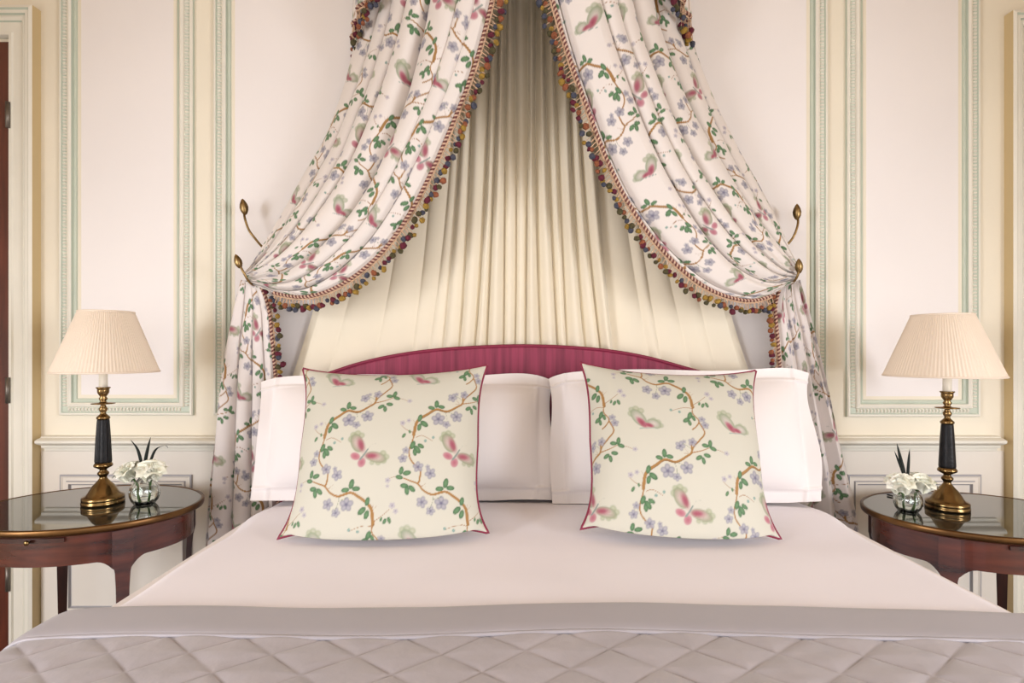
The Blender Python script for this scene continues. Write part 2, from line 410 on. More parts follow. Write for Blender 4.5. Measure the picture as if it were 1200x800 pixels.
PM = [M['mould'], M['green'], M['greenline'], M['wall']]
PROF = [(0, 0), (0, .012), (.004, .016), (.010, .016), (.014, .011), (.032, .011), (.035, .018), (.043, .021), (.050, .016), (.052, .008), (.058, .010), (.064, .008), (.066, .003), (.080, .004), (.080, .0)]
PMI = [2, 0, 0, 2, 1, 0, 0, 0, 2, 1, 1, 2, 3, 3]
TRIM = [0]
def panel(x0, x1, z0, z1):
    TRIM[0] += 1
    t = struct(frame('trim_%d' % TRIM[0], x0, x1, z0, z1, PROF, PM, PMI))
    build('panel_field', *box(x0 + .079, x1 - .079, WALL - .0035, WALL - .0005, z0 + .079, z1 - .079), M['field'], t, smooth=False)
    # small carved leaves along the green band, both sides and both ends
    parts = []; p = .0135; y = WALL - .011
    def bead(cx, cz, hw, hh):
        V = [(cx - hw, y, cz - hh), (cx + hw, y, cz - hh), (cx + hw, y, cz + hh), (cx - hw, y, cz + hh),
             (cx - hw * .6, y - .006, cz - hh * .25), (cx + hw * .6, y - .006, cz - hh * .25), (cx + hw * .6, y - .006, cz + hh * .5), (cx - hw * .6, y - .006, cz + hh * .5)]
        parts.append((V, [(0, 1, 5, 4), (1, 2, 6, 5), (2, 3, 7, 6), (3, 0, 4, 7), (4, 5, 6, 7)]))
    for cx in (x0 + .023, x1 - .023):
        for cz in np.arange(z0 + .04, z1 - .04, p): bead(cx, cz, .0085, .0042)
    for cz in (z0 + .023, z1 - .023):
        for cx in np.arange(x0 + .04, x1 - .04, p): bead(cx, cz, .0042, .0085)
    c = build('carved_leaves', *merge(parts), M['mould'], t, smooth=False); c['kind'] = 'stuff'
panel(-1.81, -1.287, .931, 2.88); panel(1.275, 1.797, .925, 2.88); panel(-1.206, 1.200, .931, 2.88)
# dado panels under the rail
DPROF = [(0, 0), (0, .006), (.006, .008), (.012, .004), (.024, .004), (.028, .009), (.036, .009), (.040, .001), (.042, 0)]
for x0, x1 in ((-1.81, -1.293), (1.28, 1.803)):
    TRIM[0] += 1
    struct(frame('trim_%d' % TRIM[0], x0, x1, .14, .698, DPROF, [M['dado'], M['greyline']], [1, 1, 0, 0, 1, 0, 1, 1], base=WALL - .004))
# chair rail with returned ends, and the dado face below it
def rail(name, x0, x1, prof, m):
    V = np.array([(x, WALL - d, z) for x in (x0, x1) for d, z in prof]); n = len(prof)
    F = [(k, k + 1, n + k + 1, n + k) for k in range(n - 1)] + [tuple(range(n))[::-1], tuple(range(n, 2 * n))]
    return struct(build(name, V, F, m, smooth=False))
TRIM[0] += 1
rail('trim_%d' % TRIM[0], -1.868, 1.862, [(0, .790), (.012, .792), (.014, .803), (.026, .806), (.028, .816), (.050, .824), (.056, .829), (.056, .838), (.044, .843), (.030, .846), (.028, .850), (0, .852)], M['mould'])
struct(build('trim_%d' % (TRIM[0] + 1), *box(-1.887, 1.895, WALL - .004, WALL - .0005, 0, .79), M['dado'], smooth=False))
rail('baseboard_back', -1.885, 1.893, [(0, 0), (.022, 0), (.022, .085), (.016, .10), (.008, .11), (0, .11)], M['mould'])
TRIM[0] += 2
CASE = [(0, 0), (0, .040), (.012, .044), (.018, .038), (.030, .038), (.034, .030), (.042, .033), (.052, .026), (.056, .020), (.092, .018), (.096, .024), (.106, .024), (.110, .010), (.110, 0)]
CMI = [2, 0, 1, 0, 1, 0, 0, 1, 0, 0, 0, 0, 0]
for k, s in enumerate((-1, 1)):
    xa, xb = (-2.93, -1.891) if s < 0 else (1.90, 2.94)
    struct(frame('trim_%d' % TRIM[0], xa, xb, 0, 2.52 if s < 0 else 2.50, CASE, [M['mould'], M['greenline'], M['ochre']], CMI, open_bottom=True)); TRIM[0] += 1
    d = struct(build('door_%d' % (k + 1), *box(xa + .112, xb - .112, WALL - .016, WALL - .001, .005, 2.39), M['door'], smooth=False))
    for (zz0, zz1) in ((.2, .95), (1.15, 2.25)):
        frame('door_panel', xa + .22, xb - .22, zz0, zz1, [(0, 0), (0, .01), (.02, .014), (.035, .004), (.035, 0)], [M['door']], [0] * 4, d, base=WALL - .016)
    hx = xb - .105 if s < 0 else xa + .105
    for hz in (.3, 1.03, 2.1):
        Vh, Fh = tube([(hx, WALL - .028, hz - .05), (hx, WALL - .028, hz + .05)], .008, 8)
        build('hinge', Vh, Fh, M['steel'], d)

# ------------------------------------------------------------------ bed
BX, BH, BZ = 0.06, 1.01, 0.65          # bed centre, half width, top
Y0, Y1 = 0.06, 1.995
bed = thing('bed', (BX, 1.05, 0), 'wide bed with arched burgundy headboard under white and silver covers', 'bed')
O = np.array([BX, 1.05, 0])
build('base', *box(BX - .97, BX + .97, Y0 + .06, Y1 - .01, .08, .33), M['carpet'], bed, smooth=False, origin=O)
build('mattress', *box(BX - .985, BX + .985, Y0 + .04, Y1 - .01, .33, .615), M['pillow'], bed, smooth=False, origin=O)
for sx in (-1, 1):
    for yy in (Y0 + .15, Y1 - .15):
        V, F = lathe([(.022, 0), (.03, .04), (.034, .08)], 16); build('leg', V + np.array([BX + sx * .88, yy, 0]), F, M['wood_dark'], bed, origin=O)
# headboard
HY0, HY1 = 2.015, 2.058
hp = [(330, 640), (330, 500), (337, 462), (355, 448), (383, 438), (420, 426), (460, 417), (505, 410.5), (560, 406.5), (612, 405), (664, 406.5), (715, 411), (760, 419), (800, 430), (840, 441), (868, 450), (886, 463), (894, 502), (894, 640)]
hc = crom(np.array([at(a, b, HY0)[[0, 2]] for a, b in hp]), 150)
n = len(hc); yy = [(HY1, 1.0), (HY0 + .015, 1.0), (HY0 + .004, .992), (HY0, .975)]
ctr = np.array([.01, .9]); V = []
for y, s in yy: V += [((p[0] - ctr[0]) * s + ctr[0], y, (p[1] - ctr[1]) * s + ctr[1]) for p in hc]
F = [tuple(f) for f in gridF(len(yy), n)] + [tuple(range(3 * n, 4 * n)), tuple(range(n))[::-1]]
build('headboard', V, F, M['burgundy'], bed, smooth=False, origin=O)
pp = np.array([(p[0], HY0 + .004, p[1]) for p in hc])
build('headboard_piping', *tube(pp, .006, 8), M['piping'], bed, origin=O)

def sheet(nx, ny, y0, y1, zt, hw, hem, rad=.10, height=None, foot=True):
    """a cover over the bed: rounded at the sides, hanging down to the hem, rounded at the foot"""
    arc = rad * PI / 2; drop = zt - rad - hem; flat = hw - rad
    L = flat + arc + drop
    s = np.linspace(-L, L, nx); a = np.abs(s); sg = np.sign(s)
    t = np.clip((a - flat) / rad, 0, PI / 2)
    X = np.where(a < flat, a, flat + rad * np.sin(t)); Z = np.where(a < flat, zt, zt - rad * (1 - np.cos(t)))
    Z = np.where(a > flat + arc, zt - rad - (a - flat - arc), Z); X = X + np.where(a > flat + arc, (a - flat - arc) * .06, 0)
    X = X * sg
    NX = np.where(a < flat, 0, np.sin(t)) * sg; NZ = np.where(a < flat, 1, np.cos(t))
    yv = np.linspace(y0, y1, ny)
    S, Y = np.meshgrid(s, yv, indexing='ij')
    Xg = np.repeat(X[:, None], ny, 1); Zg = np.repeat(Z[:, None], ny, 1)
    h = height(S, Y, np.clip((np.abs(S) - flat) / (arc + .001), 0, 1)) if height is not None else 0 * S
    P = np.stack([BX + Xg + NX[:, None] * h, Y, Zg + NZ[:, None] * h], -1)
    return P, S, Y

def duvet_h(S, Y, e):
    h = .004 * snoise(S, Y, 3, 6, .5, 1.6) + .0018 * snoise(S * .5, Y, 5, 6, 2, 5)
    h += -.018 * np.clip((np.abs(S) - .55) / .5, 0, 1) ** 2 * (e < 1)          # gently crowned
    h += .010 * e * snoise(S * .2, Y, 8, 5, 1.5, 4)
    # a soft rise in front of each pillow and the dip left by the cushions
    h += .012 * np.exp(-((Y - 1.80) / .10) ** 2)
    h += -.010 * np.exp(-((Y - 1.58) / .10) ** 2 - ((np.abs(S) - .42) / .25) ** 2)
    return h
P, S, Y = sheet(260, 150, Y0 + .02, 1.985, BZ, BH, .22, .10, duvet_h)
o = build('duvet', P.reshape(-1, 3), gridF(260, 150), M['duvet'], origin=(BX, 1.05, 0)); o.location = (BX, 1.05, 0)
tag(o, 'smooth white cotton duvet spread over the bed below the pillows', 'duvet')

spread = thing('bedspread', (BX, .6, 0), 'silver grey diamond-quilted bedspread with plain sateen border folded across the bed', 'bedspread')
SH, SR = BH + .045, .075
def edge_wave(S): return .012 * np.sin(S * 3.3 + .6) + .006 * np.sin(S * 7 + 1) - .012 * np.clip(S / .9, -1, 1)
def lift(S, Y): return duvet_h(S, Y, 0 * S) * .9 - .004
def band_h(S, Y, e):
    t = np.clip((Y - .992) / .118, 0, 1)
    return .016 + lift(S, Y) + .009 * np.sqrt(np.clip(1 - (2 * t - 1) ** 4, 0, 1)) - .028 * np.clip((t - .93) / .07, 0, 1) ** 2 + .002 * snoise(S, Y, 12, 5, 1, 4)
P, S, Y = sheet(420, 30, .992, 1.112, BZ, SH, .14, SR, band_h)
P[..., 1] += edge_wave(S)
build('border', P.reshape(-1, 3), gridF(420, 30), M['band'], spread, origin=(BX, .6, 0))
DX, DY = .145, .112
def quilt_h(S, Y, e):
    a = S / DX + (Y - .995) / DY; b = S / DX - (Y - .995) / DY
    a = a + .03 * snoise(S, Y, 20, 4, 1, 3); b = b + .03 * snoise(S, Y, 21, 4, 1, 3)
    f = np.minimum(np.abs(np.sin(PI * a)), np.abs(np.sin(PI * b)))
    puff = .0075 * np.clip(f, 0, 1) ** .38
    return .012 + lift(S, Y) + puff + .0022 * snoise(S * .3, Y, 22, 10, 10, 26) * np.clip(f * 2, 0, 1) - .004 * (np.clip((Y - .988) / .01, 0, 1))
P, S, Y = sheet(760, 300, .03, .997, BZ, SH, .14, SR, quilt_h)
P[..., 1] += edge_wave(S) * np.clip((Y - .3) / .7, 0, 1)
fz = np.clip((.13 - Y) / .10, 0, 1); P[..., 2] -= .05 * fz ** 2
build('quilted_panel', P.reshape(-1, 3), gridF(760, 300), M['quilt'], spread, origin=(BX, .6, 0))
# piped seam between border and quilting
P, S, Y = sheet(420, 2, .994, .996, BZ, SH, .14, SR, lambda S, Y, e: .0165 + lift(S, Y))
P[..., 1] += edge_wave(S)
build('seam_piping', *tube(P[:, 0], .0045, 6), M['band'], spread, origin=(BX, .6, 0))

# ------------------------------------------------------------------ pillows with flanges
def rot_x(P, a):
    c, s = math.cos(a), math.sin(a); Q = P.copy(); Q[..., 1] = P[..., 1] * c - P[..., 2] * s; Q[..., 2] = P[..., 1] * s + P[..., 2] * c; return Q
def pillow(loc, Wd, Hh, T, lean, yaw, roll, label, seed):
    t = thing('pillow', loc, label, 'pillow', 'white pillows at the headboard', rot=(lean, roll, yaw))
    fl = .055; n = 150
    def side(sgn):
        a = np.linspace(-1, 1, n); A, B = np.meshgrid(a, a, indexing='ij')
        iw, ih = Wd / 2 - fl, Hh / 2 - fl * .8
        X = A * Wd / 2; Z = B * Hh / 2 + Hh / 2
        ia = np.clip(np.abs(A) * Wd / 2 / iw, 0, 1); ib = np.clip(np.abs(B) * Hh / 2 / ih, 0, 1)
        puff = T / 2 * ((1 - ia ** 2.6) * (1 - ib ** 2.2)) ** .55
        puff *= (1 + .12 * snoise(X, Z, seed, 5, .8, 2.5)) * (1 - .25 * B)
        seam = .006 * np.exp(-((np.abs(A) * Wd / 2 - iw) / .005) ** 2) + .006 * np.exp(-((np.abs(B) * Hh / 2 - ih) / .005) ** 2)
        fw = np.maximum(np.clip((np.abs(A) * Wd / 2 - iw) / fl, 0, 1), np.clip((np.abs(B) * Hh / 2 - ih) / fl, 0, 1))
        wob = .012 * fw * snoise(X, Z, seed + 1, 6, 1.5, 5) + .012 * fw * np.sin(Z * 14 + seed) * np.sign(A)
        pull = 1 - .010 * (1 - B ** 2) * (np.abs(A) > .0) * np.abs(A) ** 3
        X = X * pull + .006 * fw * np.sin(Z * 15 + seed * 2) * np.sign(A)
        Z = Z - .014 * (1 - A ** 2) * np.clip(B, 0, 1) ** 3 + .006 * fw * np.sin(X * 11 + seed)
        Z = Z - .035 * np.abs(A) ** 8 * np.clip(B, 0, 1) ** 2
        Z = np.maximum(Z, .001)
        Yv = sgn * (puff * (1 if sgn < 0 else .5) + seam + .002) + wob
        return np.stack([X, Yv, Z], -1).reshape(-1, 3)
    Vf, Vb = side(-1), side(1)
    G = gridF(n, n)
    build('case_front', Vf, G, M['pillow'], t)
    build('case_back', Vb, G[:, ::-1].copy(), M['pillow'], t)
    return t
pillow((-.420, 1.905, .660), 1.06, .455, .20, -.20, 0, .0, 'white pillow with flanged hem behind the cushion with the open butterfly at its centre', 3)
pillow((.560, 1.868, .661), .925, .475, .20, -.20, -.03, -.012, 'white pillow with flanged hem overlapping its neighbour behind the cushion with paired side-on butterflies', 9)

# ------------------------------------------------------------------ printed cushions
def cushion(loc, Wd, Hh, T, lean, yaw, roll, u0, v0, label):
    t = thing('cushion', loc, label, 'cushion', 'printed cushions on the bed', rot=(lean, roll, yaw))
    def surf(n, sgn):
        a = np.sin(np.linspace(-1, 1, n) * PI / 2 * .86) / math.sin(PI / 2 * .86) if n < 100 else np.linspace(-1, 1, n)
        A, B = np.meshgrid(a, a, indexing='ij')
        Z0 = B * Hh / 2; X0 = A * Wd / 2
        X = X0 * (1 - (.11 + .05 * np.clip(-B, 0, 1)) * (1 - np.abs(B) ** 3.5) * np.abs(A) ** 2)
        Zt = .13 * (1 - A ** 2) ** .8 * np.clip(B, 0, 1) ** 2 + .11 * (1 - A ** 2) ** .7 * np.clip(-B, 0, 1) ** 2
        Z = Z0 * (1 - Zt)
        th = ((1 - A ** 2) * (1 - B ** 2)); th = np.clip(th, 0, 1) ** .48
        Yv = sgn * T / 2 * th * (1 - .18 * B) * (1 + .05 * snoise(X0, Z0, 31, 5, 1, 3))
        if sgn < 0: Z = Z - .062 * (1 - A ** 2) ** .6 * np.clip((1 + B) / .10, 0, 1) * np.exp(-(np.clip(B + .9, 0, 2) / .22) ** 2)
        return np.stack([X, Yv, Z + Hh / 2], -1), X0, Z0
    P, X0, Z0 = surf(260, -1)
    au = np.concatenate([np.zeros((1, 260)), np.cumsum(np.linalg.norm(np.diff(P, axis=0), axis=2), axis=0)]); au = au - au[130:131]
    av = np.concatenate([np.zeros((260, 1)), np.cumsum(np.linalg.norm(np.diff(P, axis=1), axis=2), axis=1)], 1); av = av - av[:, 130:131]
    c = printed(u0 + au * 1.035 / UNIT, v0 - av * .97 / UNIT, (197, 193, 178))
    build('cover_front', P.reshape(-1, 3), gridF(260, 260), M['chintz_cushion'], t, colors=c.reshape(-1, 3))
    P2, X2, Z2 = surf(40, 1)
    c2 = printed(-u0 + X2 / UNIT, v0 - Z2 / UNIT, (197, 193, 178))
    build('cover_back', P2.reshape(-1, 3), gridF(40, 40)[:, ::-1].copy(), M['chintz_cushion'], t, colors=c2.reshape(-1, 3))
    ring = np.concatenate([P[:, 0], P[-1, 1:], P[::-1, -1][1:], P[0, ::-1][1:-1]])[::4]
    build('piping', *tube(ring, .0042, 7, closed=True), M['piping'], t)
    return t
cushion((-.400, 1.545, .658), .595, .522, .18, -.43, .02, -.018, 450, 513, 'square cream cushion printed with branches and an open pink butterfly at its centre')
cushion((.440, 1.545, .663), .565, .518, .18, -.43, -.02, .045, 425, 452, 'square cream cushion printed with a pair of side-on butterflies above an open one')

# ------------------------------------------------------------------ bed canopy: backdrop, corona, curtains
# cream backdrop fanned out on the wall
nu, nv = 620, 60
u = np.linspace(-1, 1, nu); v = np.linspace(0, 1, nv)
ztop, zbot = 2.66, .85
Uu, Vv = np.meshgrid(u, v, indexing='ij')
Z = ztop + (zbot - ztop) * Vv
tz = np.clip((2.66 - Z) / (2.66 - 1.12), 0, 1.2)
hwid = .62 + .26 * tz ** 2
X = .0 + hwid * Uu
EDGES = [-1.0, -.84, -.66, -.50, -.415, -.345, -.285, -.205, -.145, -.085, -.035, .03, .088, .15, .20, .29, .345, .41, .56, .62, .74, .86, 1.0]
dep = .012 + .004 * snoise(Uu * 2, Vv, 41, 6, .5, 2)
cu_ = lambda e: e + .010 * np.sin(Vv * 4 + e * 30) * (abs(e) < .99)
for e0, e1 in zip(EDGES[:-1], EDGES[1:]):
    tt = (Uu - cu_(e0)) / (cu_(e1) - cu_(e0)); inside = (tt >= 0) & (tt < 1)
    mid_ = abs(e0 + e1) / 2; hgt = .046 * (1 + .25 * math.sin(e0 * 77)) if mid_ < .38 else .014
    q = np.clip(tt, 0, 1) ** (.75 if e0 < .05 else 1.35)
    dep = dep + inside * hgt * (1 - .30 * Vv) * np.sin(PI * q) ** .75
ed = np.clip((1 - np.abs(Uu)) / .04, 0, 1)
Yb = WALL - .022 - np.maximum(dep, .002) * (.15 + .85 * ed)
backdrop = build('canopy_backdrop', np.stack([X, Yb, Z], -1).reshape(-1, 3), gridF(nu, nv), M['lining'])
tag(backdrop, 'cream pleated fabric backdrop hanging on the wall behind the headboard', 'curtain')

# tassel wool balls: one mesh for each colour
def ball_mesh(name, m, seed):
    r = np.random.default_rng(seed); seg, rg = 8, 5
    V = [(0, 0, .0112)]
    for i in range(1, rg):
        a = PI * i / rg
        for k in range(seg):
            q = .0106 * (1 + r.uniform(-.12, .12)); th = 2 * PI * k / seg
            V.append((q * math.sin(a) ** .8 * math.cos(th), q * math.sin(a) ** .8 * math.sin(th), q * math.cos(a) * 1.08))
    V.append((0, 0, -.0100)); F = []
    for k in range(seg): F.append((0, 1 + k, 1 + (k + 1) % seg))
    for i in range(rg - 2):
        for k in range(seg):
            a = 1 + i * seg; F.append((a + k, a + seg + k, a + seg + (k + 1) % seg, a + (k + 1) % seg))
    a = 1 + (rg - 2) * seg
    for k in range(seg): F.append((a + k, len(V) - 1, a + (k + 1) % seg))
    me = bpy.data.meshes.new(name); me.from_pydata(V, [], F); me.materials.append(m)
    me.polygons.foreach_set('use_smooth', [True] * len(F)); me.update()
    return me
BALL = [ball_mesh('tassel_' + k, M['t_' + k], i) for i, k in enumerate(TCOL)]

def rope(P, r, parent, origin, pitch=.014):
    """two-ply twisted cord along a path"""
    L = np.linalg.norm(np.diff(P, axis=0), axis=1).sum(); n = int(L / pitch * 9)
    s = np.linspace(0, L, len(P)); Q = crom(P, n)
    T = np.gradient(Q, axis=0); T /= np.linalg.norm(T, axis=1, keepdims=True)
    N = np.cross(T, np.array([0, -1.0, 0])); N /= np.linalg.norm(N, axis=1, keepdims=True); B = np.cross(T, N)
    ang = np.linspace(0, L / pitch * 2 * PI, n)[:, None]
    V, F, I, k = [], [], [], 0
    for ply in (0, PI):
        C = Q + r * .55 * (np.cos(ang + ply) * N + np.sin(ang + ply) * B)
        v, f = tube(C, r * .58, 6); V.append(v); F += [tuple(q + k for q in ff) for ff in f]; k += len(v); I += [0 if ply == 0 else 1] * len(f)
    build('cord', np.concatenate(V), F, [M['cord_dark'], M['cord_pale']], parent, mi=I, origin=origin)

def trimming(P, out, parent, origin, pitch=.0125, drop=.033, seed=0, cord=True, band=True):
    """cord, braid, hanging threads and wool tassels along a hem: P = hem points, out = direction away from the cloth"""
    r = random.Random(seed)
    P = np.asarray(P); out = out / np.linalg.norm(out, axis=1, keepdims=True)
    front = np.array([0, -.006, 0])
    if cord: rope(P + front, .0060, parent, origin)
    if band:
        V = np.concatenate([P - out * .002 + front * .3, P + out * .011 + front * .3, P + out * .011 - front * .2, P - out * .002 - front * .2])
        nP = len(P); F = []
        for k in range(nP - 1):
            for a in range(4):
                b = (a + 1) % 4; F.append((a * nP + k, a * nP + k + 1, b * nP + k + 1, b * nP + k))
        build('braid', V, F, M['peach'], parent, origin=origin)
    L = np.linalg.norm(np.diff(P, axis=0), axis=1).sum(); s = np.concatenate([[0], np.cumsum(np.linalg.norm(np.diff(P, axis=0), axis=1))])
    n = int(L / pitch); th = []; last = -1
    for i in range(n):
        q = (i + .5) / n * L
        p = np.array([np.interp(q, s, P[:, k]) for k in range(3)]); d = np.array([np.interp(q, s, out[:, k]) for k in range(3)])
        d = d / np.linalg.norm(d)
        ln = drop * (1.0 + (.30 if i % 2 else 0) + r.uniform(-.18, .18))
        e = p + d * ln + np.array([r.uniform(-.005, .005), r.uniform(-.010, .005), r.uniform(-.004, .002)])
        for j in range(2):
            o_ = np.array([r.uniform(-.006, .006), r.uniform(-.003, .003), 0]) * .8
            th.append(tube([p + d * .006 + o_, (p + e) / 2 + o_ * .8, e + o_ * .3], .0011, 4, caps=False))
        c = r.choice([x for x in range(5) if x != last]); last = c
        b = bpy.data.objects.new('tassel', BALL[c]); COL.objects.link(b); b.parent = parent
        b.location = tuple(e - np.asarray(origin)); b.rotation_euler = (r.uniform(0, 6), r.uniform(0, 6), r.uniform(0, 6))
        q = r.uniform(.68, 1.08); b.scale = (q, q * r.uniform(.8, 1.1), q * r.uniform(.85, 1.2))
    f = build('fringe_threads', *merge(th), M['peach'], parent, origin=origin); f['kind'] = 'stuff'

def curtain(side, outer, inner, tail_out, tail_in, label, seed):
    sgn = -1 if side == 'l' else 1
    org = np.array([sgn * 1.0, 2.08, 0.0])
    t = thing('bed_curtain', tuple(org), label, 'curtain', 'swagged bed curtains')
    nu, nv = 460, 430
    Po = crom(np.array([at(*p) for p in outer]), nv); Pi = crom(np.array([at(*p) for p in inner]), nv)
    u = np.linspace(0, 1, nu); v = np.linspace(0, 1, nv)
    U, Vg = np.meshgrid(u, v, indexing='ij')
    wgt = U[..., None]
    B = Po[None] * (1 - wgt) + Pi[None] * wgt
    dep = np.sin(u * PI / 2)[:, None]
    B[..., 1] = Po[None, :, 1] * (1 - dep) + Pi[None, :, 1] * dep
    # folds run from the corona to the tie
    NF = 6.5
    ph = NF * U + .22 * np.sin(2 * PI * U * 2 + seed) + .10 * np.sin(2 * PI * (U * 3 + Vg * .5) + seed) + .06 * np.sin(Vg * 7 + U * 9 + seed)
    ph = ph - ph[:1] * 0
    ridge = np.abs(np.sin(PI * ph)) ** .42
    A = (.074 * (1 - Vg) ** .5 + .016) * (1 - .6 * np.clip((U - .8) / .2, 0, 1) * 1)
    A = A * np.clip((1 - U) / .03, .15, 1)
    Tu = np.gradient(B, axis=0); Tv = np.gradient(B, axis=1)
    N = np.cross(Tu, Tv); N /= np.linalg.norm(N, axis=2, keepdims=True) + 1e-12
    N *= np.where(N[..., 1:2] > 0, -1, 1)
    N = N * .6 + np.array([0, -.4, 0]); N /= np.linalg.norm(N, axis=2, keepdims=True)
    side_v = Tu / (np.linalg.norm(Tu, axis=2, keepdims=True) + 1e-12)
    lat = -.015 * np.sin(2 * PI * ph) * (1 - Vg) ** .5 * np.clip(U * 12, 0, 1) * np.clip((1 - U) * 12, 0, 1)
    wr = .006 * snoise(U * .8, Vg, seed + 50, 7, 1, 4) * np.clip((1 - U) * 6, 0, 1)
    bulge = .05 * np.sin(PI * np.clip(Vg, 0, 1)) * np.sin(PI * U) * np.clip(Vg * 1.5 - .3, 0, 1)
    P = B + N * (A * (ridge - .35) + wr + bulge)[..., None] + side_v * lat[..., None]
    # small creases where the cloth is gathered into the tie
    g = np.clip((Vg - .72) / .28, 0, 1)
    P += N * (.007 * g * np.sin(2 * PI * (U * 11 + .3 * np.sin(Vg * 5 + seed))))[..., None]
    P[..., 1] = np.minimum(P[..., 1], WALL - .012)
    row = P[:, int(nv * .45)]; du = np.concatenate([[0], np.cumsum(np.linalg.norm(np.diff(row, axis=0), axis=1))])
    Bv = np.linalg.norm(np.diff(B, axis=1), axis=2); dv = np.concatenate([np.zeros((nu, 1)), np.cumsum(Bv, axis=1)], 1)
    c = printed((du[:, None] * 1.0 + 0 * dv) * 0.95 / UNIT + seed * 17, dv * 0.97 / UNIT + seed * 23 + 24, (222, 213, 206))
    build('swag', P.reshape(-1, 3), gridF(nu, nv), M['chintz'], t, colors=c.reshape(-1, 3), origin=org)
    hem = crom(P[-1, ::8], 160)
    T = np.gradient(hem, axis=0); T /= np.linalg.norm(T, axis=1, keepdims=True)
    out = np.stack([-T[:, 2] * (-1 if sgn < 0 else 1), 0 * T[:, 0], T[:, 0] * (-1 if sgn < 0 else 1)], -1)
    out = out * (-1 if out[20][0] * (-sgn) < 0 else 1)
    out = out * .85 + np.array([0, 0, -.35])
    trimming(hem[:152], out[:152], t, org, seed=seed)
    # the tail below the tie
    nu2, nv2 = 220, 330
    Po = crom(np.array([at(*p) for p in tail_out]), nv2); Pi = crom(np.array([at(*p) for p in tail_in]), nv2)
    U, Vg = np.meshgrid(np.linspace(0, 1, nu2), np.linspace(0, 1, nv2), indexing='ij')
    B = Po[None] * (1 - U[..., None]) + Pi[None] * U[..., None]
    ph = 3.6 * U + .15 * np.sin(Vg * 4 + seed) + .1 * np.sin(2 * PI * U + seed)
    ridge = np.abs(np.sin(PI * ph)) ** .6
    A = (.018 + .040 * Vg ** .7) * np.clip((1 - U) / .05, .2, 1)
    P2 = B.copy(); P2[..., 1] -= A * (ridge - .3) + .004 * snoise(U, Vg, seed + 80, 6, 1, 4)
    P2[..., 0] += -.006 * np.sin(2 * PI * ph) * np.clip((1 - U) * 8, 0, 1) * np.clip(U * 8, 0, 1)
    P2[..., 1] = np.minimum(P2[..., 1], WALL - .025)
    row = P2[:, int(nv2 * .5)]; du = np.concatenate([[0], np.cumsum(np.linalg.norm(np.diff(row, axis=0), axis=1))])
    dv = np.concatenate([np.zeros((nu2, 1)), np.cumsum(np.linalg.norm(np.diff(B, axis=1), axis=2), axis=1)], 1)
    c = printed(du[:, None] * 0.97 / UNIT + seed * 31 + 40, dv * 0.97 / UNIT + seed * 11 + 60, (222, 213, 208))
    build('tail', P2.reshape(-1, 3), gridF(nu2, nv2), M['chintz'], t, colors=c.reshape(-1, 3), origin=org)
    hem = crom(P2[-1, ::8], 60); k = 45
    out = np.repeat(np.array([[-sgn * .8, -.1, -.5]]), len(hem), 0)
    trimming(hem[:k], out[:k], t, org, drop=.024, pitch=.018, seed=seed + 5)
    return t

curtain('l',
        [(446, -40, 2.07), (432, 20, 2.08), (421, 65, 2.09), (408, 110, 2.09), (387, 165, 2.09), (358, 213, 2.08), (330, 262, 2.07), (303, 306, 2.06), (290, 322, 2.05)],
        [(588, -60, 1.74), (577, 0, 1.75), (562, 60, 1.77), (547, 105, 1.79), (531, 145, 1.81), (507, 200, 1.83), (480, 252, 1.86), (446, 298, 1.89), (405, 331, 1.92), (365, 347, 1.95), (330, 345, 1.98), (296, 333, 2.01)],
        [(284, 328, 2.05), (275, 365, 2.05), (264, 420, 2.07), (255, 480, 2.085), (247, 560, 2.085), (240, 660, 2.085), (236, 730, 2.085)],
        [(306, 334, 2.02), (316, 362, 2.03), (320, 400, 2.03), (324, 450, 2.07), (326, 520, 2.085), (328, 620, 2.085), (330, 730, 2.085)],
        'floral and butterfly print swagged curtain tied back beside the lamp with the fluted column', 2)
curtain('r',
        [(782, -40, 2.07), (795, 25, 2.08), (808, 68, 2.09), (830, 120, 2.09), (858, 172, 2.09), (885, 220, 2.08), (908, 262, 2.07), (926, 300, 2.06), (934, 318, 2.05)],
        [(632, -60, 1.74), (647, 0, 1.75), (666, 65, 1.77), (688, 128, 1.79), (712, 190, 1.82), (740, 245, 1.85), (778, 296, 1.88), (820, 333, 1.91), (860, 350, 1.94), (893, 350, 1.97), (928, 332, 2.01)],
        [(936, 328, 2.05), (948, 370, 2.05), (962, 425, 2.07), (978, 490, 2.085), (993, 555, 2.085), (1006, 620, 2.085), (1020, 730, 2.085)],
        [(912, 340, 2.02), (907, 360, 2.03), (910, 400, 2.03), (913, 450, 2.07), (912, 520, 2.085), (905, 620, 2.085), (900, 730, 2.085)],
        'floral and butterfly print swagged curtain tied back beside the lamp with the smooth column', 5)

# corona: half-round valance with its own tassels
corona = thing('corona', (0, 2.12, 2.3), 'half-round bed corona with printed valance and dark tassel fringe above the curtains', 'canopy')
oc = np.array([0, 2.12, 2.3])
ns, nz = 260, 24
t_ = np.linspace(math.radians(3), math.radians(177), ns)
pl = 1 + .018 * np.sin(t_ * 46)
zz = np.linspace(2.35, 2.72, nz)
Tt, Zz = np.meshgrid(t_, zz, indexing='ij'); PL = np.repeat(pl[:, None], nz, 1)
flare = 1 + .05 * (2.72 - Zz)
Zz = Zz + (2.72 - Zz) / .36 * .24 * np.sin(Tt) ** 2
Xc = -.625 * np.cos(Tt) * PL * flare; Yc = 2.12 - .41 * np.sin(Tt) * PL * flare
c = printed(Tt * .55 / UNIT, -Zz / UNIT, (222, 213, 206))
build('valance', np.stack([Xc, Yc, Zz], -1).reshape(-1, 3), gridF(ns, nz), M['chintz'], corona, colors=c.reshape(-1, 3), origin=oc)
